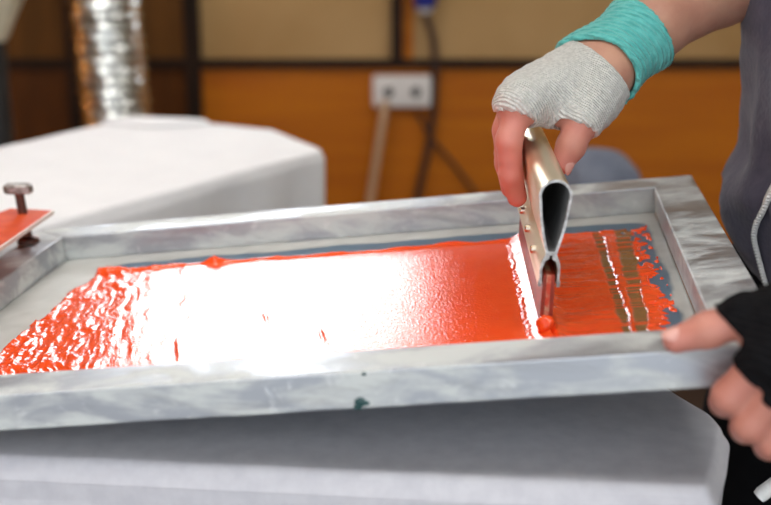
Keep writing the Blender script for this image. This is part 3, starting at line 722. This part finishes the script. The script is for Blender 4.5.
# ---- joints of the right hand (pixel, pixel, distance)
J = dict(wa=at(586, 65, 1.035), wb=at(604, 79, 1.005), w=at(596, 70, 1.02),
         im=at(519, 105, .945), ip=at(509, 140, .934), idd=at(511, 175, .938), it=at(517, 197, .944),
         mm=at(515, 99, .962), mp=at(506, 130, .955), md=at(507, 163, .957), mt=at(511, 188, .962),
         rm=at(519, 95, .982), rp=at(508, 124, .976), rd=at(506, 153, .978), rt=at(512, 176, .982),
         pm=at(529, 91, 1.0), pp=at(512, 112, .998), pd=at(510, 138, .998), pt=at(514, 158, 1.0),
         tc=at(597, 98, .985), tm=at(581, 122, .955), ti=at(571, 146, .946), tt=at(562, 163, .944),
         f1=at(649, 27, 1.045), f2=at(721, -16, 1.09), el=at(812, -62, 1.15))
def palm(P, e=0., web=True):
    j = J
    d = [cone(P, j['wa'], j['mm'], .017+e, .0125+e), cone(P, j['wa'], j['rm'], .017+e, .0125+e), cone(P, j['wa'], j['pm'], .017+e, .012+e),
         cone(P, j['wb'], j['im'], .017+e, .0135+e), cone(P, j['w'], j['im'], .018+e, .0135+e), cone(P, j['wb'], j['wa'], .017+e, .017+e),
         cone(P, j['tc'], j['tm'], .0165+e, .0150+e), cone(P, j['wb'], j['tc'], .017+e, .0165+e),
         cone(P, at(548, 106, .965), at(584, 106, .972), .0130+e, .0165+e), cone(P, at(542, 93, .98), at(588, 93, 1.0), .015+e, .017+e),
         cone(P, j['im'], j['pm'], .0125+e, .0115+e)]
    return sunion(d, .012)
def fingers(P):
    j = J; out = []
    for a, b, c, d, r in [('im', 'ip', 'idd', 'it', 1.0), ('mm', 'mp', 'md', 'mt', 1.02), ('rm', 'rp', 'rd', 'rt', .98), ('pm', 'pp', 'pd', 'pt', .86)]:
        out.append(sunion([cone(P, j[a], j[b], .0118*r, .0100*r), cone(P, j[b], j[c], .0102*r, .0092*r), cone(P, j[c], j[d], .0092*r, .0080*r)], .004))
    out.append(sunion([cone(P, j['tm'], j['ti'], .0130, .0112), cone(P, j['ti'], j['tt'], .0116, .0092)], .004))
    return out
def skin_r(P):
    d = palm(P)
    for f in fingers(P): d = smin(d, f, .0035)
    d = smin(d, cone(P, J['w'], J['f1'], .0215, .0265), .015); d = smin(d, cone(P, J['wa'], J['f1'], .014, .022), .015); d = smin(d, cone(P, J['wb'], J['f1'], .014, .022), .015)
    return smin(smin(d, cone(P, J['f1'], J['f2'], .0275, .0345), .012), cone(P, J['f2'], J['el'], .0345, .042), .012)
lo = np.min([J[k] for k in J if k not in ('el', 'f2')], 0) - .03; hi = np.max([J[k] for k in J if k != 'el'], 0) + .03; hi[0] += .012; hi[2] += .006
H1 = .0016
P = grid(lo, hi, H1)
Vr, Qr = nets(np.maximum(skin_r(P), P[..., 0] - (hi[0] - 2*H1)), lo, H1)
# clothing pieces round that hand
hl_ = at(630, 130, 1.0)
Pg = P
sk_ = skin_r(P)
kn = .0005*np.sin(Pg[..., 0]*500)*np.sin(Pg[..., 2]*430)
gl = sk_ - .0026 + kn
cdir = (J['f1'] - J['w']); cdir /= np.linalg.norm(cdir)
cpl = (Pg - at(598, 70, 1.02)) @ (cdir*.9 + np.array([0, -.35, .2])*.4)
gl = np.maximum(gl, cpl)
def beyond(P, JJ, chain, end, r, slant=None):
    """the space round a finger past its glove opening"""
    a, b = JJ[chain[0]], JJ[chain[1]]; d = b - a; L = np.linalg.norm(d); d = d/L; p0 = a + d*L*end
    if slant is not None: d = d + slant; d = d/np.linalg.norm(d)
    tube = cone(P, a + (b-a)*.1, b, r, r)
    for u_, v_ in zip(chain[1:-1], chain[2:]): tube = np.minimum(tube, cone(P, JJ[u_], JJ[v_], r, r))
    return np.maximum(tube, -((P - p0) @ d) + .0008*np.sin(P[..., 0]*900 + P[..., 1]*700))
for ch, e_, r_ in [(('im', 'ip', 'idd', 'it'), .34, .0165), (('mm', 'mp', 'md', 'mt'), .40, .0160), (('rm', 'rp', 'rd', 'rt'), .45, .0155), (('pm', 'pp', 'pd', 'pt'), .45, .0145), (('tm', 'ti', 'tt'), .28, .0185)]:
    gl = np.maximum(gl, -beyond(Pg, J, ch, e_, r_))
Vg, Qg = nets(gl, lo, H1)
# wristband: a knitted tube round the wrist, its opening slanted away on the near side
ta, tb_ = at(593, 70, 1.02), at(651, 25, 1.045)
L_ = np.linalg.norm(tb_ - ta); td = (tb_ - ta)/L_
t = (P - ta) @ td; q = P - ta - t[..., None]*td
camv = CAM - ta; camv -= (camv @ td)*td; camv /= np.linalg.norm(camv)
fc_ = np.clip(q @ camv, -.03, .03)
wbd = np.maximum(np.maximum(sk_ - .0055 - .0007*np.sin(t*1000), -(sk_ - .0010)), np.maximum(-(t - .62*np.maximum(fc_, -.005) + .003), t - L_*.86))
Vw, Qw = nets(wbd, lo, H1)

# ---- left hand on the frame corner
K = dict(w=at(822, 340, .640), im=at(771, 352, .645), ip=at(729, 396, .652), idd=at(725, 402, .676), it=at(725, 398, .694),
         mm=at(790, 372, .640), mp=at(750, 424, .648), md=at(746, 428, .673), mt=at(744, 420, .690),
         rm=at(806, 390, .640), rp=at(773, 442, .648), rd=at(769, 445, .672), rt=at(766, 438, .688),
         pm=at(820, 400, .642), pp=at(794, 446, .650), pd=at(790, 448, .671), pt=at(787, 442, .685),
         tc=at(790, 318, .650), tm=at(748, 317, .658), ti=at(708, 330, .664), tt=at(676, 340, .668),
         f1=at(900, 325, .66))
def lpalm(P, e=0.):
    j = K
    return sunion([cone(P, j['w'], j['im'], .020+e, .0125+e), cone(P, j['w'], j['mm'], .020+e, .0125+e), cone(P, j['w'], j['rm'], .019+e, .012+e), cone(P, j['w'], j['pm'], .018+e, .0115+e),
                   cone(P, j['im'], j['pm'], .0125+e, .0115+e), cone(P, j['w'], j['tc'], .019+e, .0165+e), cone(P, j['tc'], j['tm'], .0165+e, .0125+e), cone(P, j['tc'], j['im'], .014+e, .012+e)], .010)
def lskin(P):
    d = lpalm(P); j = K
    for a, b, c, e, r in [('im', 'ip', 'idd', 'it', 1.0), ('mm', 'mp', 'md', 'mt', 1.03), ('rm', 'rp', 'rd', 'rt', .98), ('pm', 'pp', 'pd', 'pt', .86)]:
        d = smin(d, sunion([cone(P, j[a], j[b], .0112*r, .0098*r), cone(P, j[b], j[c], .0098*r, .0088*r), cone(P, j[c], j[e], .0088*r, .0074*r)], .004), .003)
    d = smin(d, sunion([cone(P, j['tm'], j['ti'], .0105, .0100), cone(P, j['ti'], j['tt'], .0102, .0078)], .005), .004)
    return smin(d, cone(P, j['w'], j['f1'], .022, .028), .012)
lo3 = np.min(list(K.values()), 0) - .03; hi3 = np.max(list(K.values()), 0) + .03
P3 = grid(lo3, hi3, H1)
Vl, Ql = nets(np.maximum(lskin(P3), P3[..., 0] - (hi3[0] - .012)), lo3, H1)
sl_ = lskin(P3)
bg = sl_ - .0026 + .0004*np.sin(P3[..., 0]*520)*np.sin(P3[..., 2]*450)
for ch, e_, r_ in [(('im', 'ip', 'idd', 'it'), .50, .0165), (('mm', 'mp', 'md', 'mt'), .50, .0165), (('rm', 'rp', 'rd', 'rt'), .48, .016), (('pm', 'pp', 'pd', 'pt'), .45, .015)]:
    bg = np.maximum(bg, -beyond(P3, K, ch, e_, r_))
bg = np.maximum(bg, -beyond(P3, K, ('tm', 'ti', 'tt'), .35, .0185, np.array([0, 0, -.75])))
bg = np.maximum(bg, P3[..., 0] - (hi3[0] - .016))
Vb, Qb = nets(bg, lo3, H1)

# ---- body (coarser), one mesh with the hands
cen = np.array([.440, 1.0, 0])
hipL, hipR = cen + LDr*.09 + (0, 0, .90), cen - LDr*.09 + (0, 0, .90)
shL, shR = cen + LDr*.175 + FD*.03 + (0, 0, 1.40), cen - LDr*.175 + FD*.03 + (0, 0, 1.40)
elL = np.array([.49, .70, 1.13]); elR = J['el']
knL, knR = cen + LDr*.11 + FD*.03 + (0, 0, .49), cen - LDr*.11 + FD*.03 + (0, 0, .49)
anL, anR = cen + LDr*.12 - FD*.02 + (0, 0, .085), cen - LDr*.12 - FD*.02 + (0, 0, .085)
neck, head = cen + FD*.05 + (0, 0, 1.47), cen + FD*.10 + (0, 0, 1.62)
def body(P):
    d = [cone(P, cen + (0, 0, .95), cen + FD*.01 + (0, 0, 1.15), .080, .085), cone(P, cen + FD*.0 + (0, 0, 1.15), cen + FD*.01 + (0, 0, 1.36), .085, .085),
         cone(P, hipL, hipR, .066, .066), cone(P, shL, shR, .048, .048), cone(P, neck - (0, 0, .09), head - (0, 0, .06), .062, .055),
         cone(P, shL, elL, .046, .040), cone(P, elL, K['f1'], .042, .031), cone(P, shR, elR, .046, .043), cone(P, elR, J['f2'], .041, .031),
         cone(P, hipL, knL, .070, .054), cone(P, knL, anL, .056, .040), cone(P, hipR, knR, .070, .054), cone(P, knR, anR, .056, .040)]
    for an in (anL, anR): d.append(cone(P, an - (0, 0, .045), an + FD*.16 - (0, 0, .055), .036, .026))
    r = sunion(d, .03)
    hd = smin(ellip(P, head + (0, 0, .02), (.085, .078, .105)), ellip(P, head + FD*.045 - (0, 0, .065), (.05, .05, .05)), .04)
    hd = smin(hd, cone(P, head + FD*.085 + (0, 0, .015), head + FD*.108 - (0, 0, .022), .010, .015), .015)      # nose
    for s in (-1, 1):
        hd = smin(hd, ellip(P, head + LDr*.083*s + (0, 0, .0), (.02, .014, .032)), .01)                          # ears
        hd = -smin(-hd, cone(P, head + FD*.098 + LDr*.032*s + (0, 0, .018), head + FD*.10 + LDr*.034*s + (0, 0, .018), .014, .014), .01)
    hd = smin(hd, cone(P, head + FD*.088 + LDr*.02 - (0, 0, .052), head + FD*.088 - LDr*.02 - (0, 0, .052), .010, .010), .008)  # lips
    return smin(r, hd, .02)
lo4, hi4 = np.array([.20, .60, .0]), np.array([.72, 1.32, 1.80]); H4 = .009
P4 = grid(lo4, hi4, H4)
F4 = body(P4); Vy, Qy = nets(F4, lo4, H4)
# body keeps clear of the fine hand meshes: drop coarse faces that fall inside them
m = MB(); m.add(Vy, Qy.tolist(), 0); m.add(Vr, Qr.tolist(), 0); m.add(Vl, Ql.tolist(), 0)
# fingers redder than the arm
fr_d = np.min([cone(Vr, J[a], J[b], .014, .013) for a, b in [('im', 'it'), ('mm', 'mt'), ('rm', 'rt'), ('pm', 'pt'), ('tm', 'tt'), ('im', 'ip'), ('ip', 'idd'), ('mp', 'md')]], 0)
red = np.zeros(len(Vy) + len(Vr) + len(Vl)); sm_ = lambda x: np.clip(.5 - x/.012, 0, 1)
red[len(Vy):len(Vy)+len(Vr)] = sm_(fr_d)
lf = np.min([cone(Vl, K[a], K[b], .012, .012) for a, b in [('im', 'ip'), ('ip', 'it'), ('mm', 'mp'), ('mp', 'mt'), ('rm', 'rp'), ('rp', 'rt'), ('tm', 'ti'), ('ti', 'tt')]], 0)
red[len(Vy)+len(Vr):] = .8*sm_(lf)
bo = m.build('body', M['skin'], person, angle=180)
ra = bo.data.attributes.new('red', 'FLOAT', 'POINT'); ra.data.foreach_set('value', red.astype(np.float32))
nt = M['skin'].node_tree; b = nt.nodes['Principled BSDF']; src = b.inputs['Base Color'].links[0].from_socket
an_ = nd(nt, 'ShaderNodeAttribute'); an_.attribute_name = 'red'; mx = nd(nt, 'ShaderNodeMix', data_type='RGBA')
mx.inputs[7].default_value = (.60, .20, .165, 1); nt.links.new(an_.outputs['Fac'], mx.inputs[0]); nt.links.new(src, mx.inputs[6]); nt.links.new(mx.outputs[2], b.inputs['Base Color'])
def piece(name, V, Q, mt, lab=None):
    m = MB(); m.add(V, Q.tolist()); o = m.build(name, M[mt], person, angle=180)
    if lab: tag(o, lab)
    return o
piece('glove', Vg, Qg, 'knit', 'white fingerless knitted glove'); piece('wristband', Vw, Qw, 'teal', 'turquoise knitted wristband'); piece('glove', Vb, Qb, 'bknit', 'black fingerless knitted glove')
# nails
def nail(c, nrm, tdir, w, l):
    nrm = nrm/np.linalg.norm(nrm); tdir = tdir - (tdir@nrm)*nrm; tdir /= np.linalg.norm(tdir); s = np.cross(nrm, tdir); R = []
    for t in np.linspace(.05, math.pi-.05, 9):
        a = np.linspace(0, 2*np.pi, 18, endpoint=False)
        R.append(np.array([c + s*w*math.sin(t)*math.cos(x) + tdir*l*math.sin(t)*math.sin(x) - nrm*.0010*math.cos(t) - nrm*.35*w*(math.sin(t)*math.cos(x))**2 for x in a]))
    m = MB(); m.rings(R); m.build('fingernail', M['nail'], person)
def toward(c): d = CAM - c; return d/np.linalg.norm(d)
tdir = K['tt'] - K['ti']; up = FZ*.8 + toward(K['tt'])*.5; up -= (up@tdir)/(tdir@tdir)*tdir; up /= np.linalg.norm(up)
nail(K['tt'] + up*.0076, up, tdir, .0056, .0066)
tdir = J['tt'] - J['ti']; nn = np.array([.8, -.35, .4]); nn -= (nn@tdir)/(tdir@tdir)*tdir; nn /= np.linalg.norm(nn); nail(J['tt'] + nn*.0092, nn, tdir, .006, .007)

# ---- hoodie: torso lofted to the silhouette, sleeves, zip
prof = [(-260, 772, 1.0), (-150, 762, 1.0), (-60, 756, 1.0), (0, 752, .99), (30, 748, .985), (60, 745, .98), (100, 743, .98), (130, 741, .98), (155, 740, .98), (175, 737, .985), (190, 726, .99), (203, 717, .995), (216, 717, .995), (230, 720, .99), (250, 726, .985), (280, 738, .98), (320, 750, .97), (370, 757, .96)]
rings = []; fronts = []
nA = 96; an = np.linspace(0, 2*np.pi, nA, endpoint=False)
for y, x, Yd in prof:
    p = at(x, y, Yd); z = p[2]
    dpt, wid = .125, .185
    # ellipse in (FD, LDr); its leftmost sight point must fall on p: find the offset numerically
    q = FD[None]*(dpt*np.cos(an))[:, None] + LDr[None]*(wid*np.sin(an))[:, None]
    c0 = np.array([.44, 1.0, z])
    for _ in range(8):
        w_ = c0 + q; dep = (w_ - CAM)[:, 1]*CP - (w_ - CAM)[:, 2]*SP; px = 385.5 + FPX*w_[:, 0]/dep; k = np.argmin(px); c0[0] += (x - px[k]) / FPX * dep[k]
    rings.append((z, c0.copy(), dpt, wid))
zz = np.array([r[0] for r in rings])[::-1]; cxs = np.array([r[1][0] for r in rings])[::-1]
zs = np.linspace(zz[0] - .03, 1.485, 96); R = []; zipline = []; ziptop = []
for z in zs:
    cx_ = np.interp(z, zz, cxs); tp = np.clip((z - 1.36)/.125, 0, 1); k = math.sqrt(max(1 - tp*tp*.88, .02))
    fold = .006*fbm2(np.cos(an)*3 + z*5, np.sin(an)*3 + z*14, 81, 3) + .004*np.sin(an*7 + z*46)*np.clip((1.02 - z)/.1, 0, 1)
    fold = fold + .0045*np.sin(an*9 - z*22 + 1.2) - .010*np.exp(-((an - .55 - (z-1.0)*.9)/.05)**2) - .008*np.exp(-((an - 6.1 + (z-1.0)*1.4)/.06)**2)
    w_ = np.array([cx_, 1.0, z]) + FD*((.125*k + fold)*np.cos(an))[:, None] + LDr*((.185*(k if tp < 1 else k) + fold)*np.sin(an))[:, None]
    R.append(w_)
    dep = (w_ - CAM)[:, 1]*CP - (w_ - CAM)[:, 2]*SP; px = 385.5 + FPX*w_[:, 0]/dep; py = 252.5 - FPX*((w_ - CAM)[:, 2]*CP + (w_ - CAM)[:, 1]*SP)/dep
    tgt = np.interp(py, [60, 150, 195, 207, 215, 232, 262, 282, 300, 330], [840, 800, 772, 766, 763, 759, 756, 758, 761, 768])
    ok = (np.cos(an) > .05) & (np.sin(an) > -.3)
    e_ = np.where(ok, np.abs(px - tgt), 1e6); zi = int(np.argmin(e_))
    zipline.append(w_[zi]); ziptop.append((w_[zi] - np.array([cx_, 1.0, z]))*np.array([1, 1, 0]))
zl_ = np.array(zipline)
for _ in range(4): zl_[1:-1] = (zl_[:-2] + 2*zl_[1:-1] + zl_[2:])/4
m = MB(); m.rings(R, True, True)
# sleeves
def sleeve(a, b, c, r0, r1, r2):
    P = []; 
    for t in np.linspace(0, 1, 12): P.append(a*(1-t) + b*t)
    for t in np.linspace(0, 1, 8)[1:]: P.append(b*(1-t) + c*t)
    P = np.array(P); P[1:-1] = (P[:-2] + 2*P[1:-1] + P[2:])/4
    rr = np.r_[np.linspace(r0, r1, 12), np.linspace(r1, r2, 8)[1:]] + .003*np.sin(np.arange(19)*2.1); m.tube(P, rr, 28)
nb = cen + (.01, 0, 1.425)
for sh_ in (shL, shR): m.tube([nb, nb*.5 + sh_*.5 + (0, 0, .012), sh_ + (0, 0, -.004), sh_ + (sh_ - nb)*.08 - (0, 0, .03)], [.060, .070, .078, .066], 28)
hc_ = neck + (0, 0, -.015); hr = []
for a_ in np.linspace(0, 2*np.pi, 40): hr.append(hc_ + FD*(.078*math.cos(a_) - .012) + LDr*.084*math.sin(a_) + (0, 0, -.030*math.cos(a_) - .01))
m.tube(hr, [.022 + .014*(1 - math.cos(a_))/2 for a_ in np.linspace(0, 2*np.pi, 40)], 14)
sleeve(shR + (0, 0, -.02), elR, elR + (J['f2'] - elR)*.05, .075, .062, .060)
sleeve(shL + (0, 0, -.02), elL, elL + (K['f1'] - elL)*.85, .075, .060, .045)
hd_ = m.build('hoodie', M['hoodie'], person, angle=180)
# pouch pocket / bunched fold beside the rail is part of the torso shape; zip with teeth
zn = np.array(ziptop); zn /= np.linalg.norm(zn, axis=1)[:, None]
sel = zl_[:, 2] < 1.06
zp = zl_ + zn*.003
# the zip swings out to the picture's right as it rises
def zipat(py, px): return None
zt = MB(); tz = np.cross(zn, np.array([0, 0, 1.])); 
wv = .0052
L1 = zp - tz*wv; L2 = zp + tz*wv; n = len(zp)
V = np.concatenate([L1, L2, L1 + zn*.0014, L2 + zn*.0014]); F = []
for i in range(n-1): F += [(2*n+i, 3*n+i, 3*n+i+1, 2*n+i+1), (i, i+1, n+i+1, n+i), (i, 2*n+i, 2*n+i+1, i+1), (n+i, n+i+1, 3*n+i+1, 3*n+i)]
zt.add(V, F); zo = zt.build('zip_tape', M['zip'], person, angle=180); tag(zo, 'white zip tape down the hoodie front')
tt = MB(); s = np.linspace(0, n-1, 240)
for x in s:
    p = np.array([np.interp(x, range(n), (zp + zn*.0022)[:, k]) for k in range(3)]); tt.ball(p - tz[min(int(x), n-1)]*.0035, (.0024, .0024, .0013), 8)
tt.build('zip_teeth', M['zip'], zo)
# trousers and shoes
def loft(P4_, name, mt, infl, box_lo, box_hi, f):
    g_ = grid(box_lo, box_hi, H4); V, Q = nets(f(g_), box_lo, H4); return piece(name, V, Q, mt)
def trousers(P):
    d = sunion([cone(P, hipL - (0, 0, .03), hipR - (0, 0, .03), .084, .084), cone(P, hipL, knL, .086, .078), cone(P, knL, anL, .078, .062), cone(P, hipR, knR, .086, .078), cone(P, knR, anR, .078, .062)], .03)
    d = d + .004*np.sin(P[..., 2]*55 + P[..., 1]*30)
    return np.maximum(np.maximum(d, .07 - P[..., 2]), P[..., 2] - .90)
loft(P4, 'trousers', 'trouser', 0, np.array([.18, .65, .04]), np.array([.72, 1.34, 1.02]), trousers)
def shoes(P):
    d = None
    for an_ in (anL, anR):
        q = smin(cone(P, an_ - (0, 0, .035), an_ + FD*.165 - (0, 0, .045), .050, .040), cone(P, an_ - (0, 0, .03), an_ + (0, 0, .01), .05, .05), .02); d = q if d is None else np.minimum(d, q)
    return np.maximum(d, .004 - P[..., 2])
loft(P4, 'shoes', 'shoe', 0, np.array([.10, .65, -.02]), np.array([.72, 1.34, .18]), shoes)
def hairf(P):
    d = ellip(P, head + (0, 0, .03) - FD*.008, (.097, .090, .112)); return np.maximum(np.maximum(d, -(P[..., 2] - head[2] + .05)), ((P - head - (0, 0, .06)) @ FD - .055) + (P[..., 2] - head[2] - .06)*-.6)
loft(P4, 'hair', 'hair', 0, np.array([.20, .80, 1.5]), np.array([.62, 1.2, 1.80]), hairf)
for s in (-1, 1):
    m = MB(); m.ball(head + FD*.083 + LDr*.033*s + (0, 0, .018), .0125, 16); e = m.build('eye', M['eyew'], person)
    m = MB(); m.ball(head + FD*.0915 + LDr*.033*s + (0, 0, .018), .0062, 12); m.build('iris', M['hair'], e)
# white cord end hanging from the hoodie hem
m = MB(); m.tube([at(758.5, 497, .80), at(762, 494, .80), at(774, 484, .805), at(800, 462, .83), at(815, 420, .88), at(800, 380, .93)], [.0048, .0056, .0050, .003, .003, .003], 12); tag(m.build('drawstring', M['zip'], person), 'white cord end hanging from the hoodie')
print('scene ok', len(Vr), len(Vl), len(Pi), len(Vy))
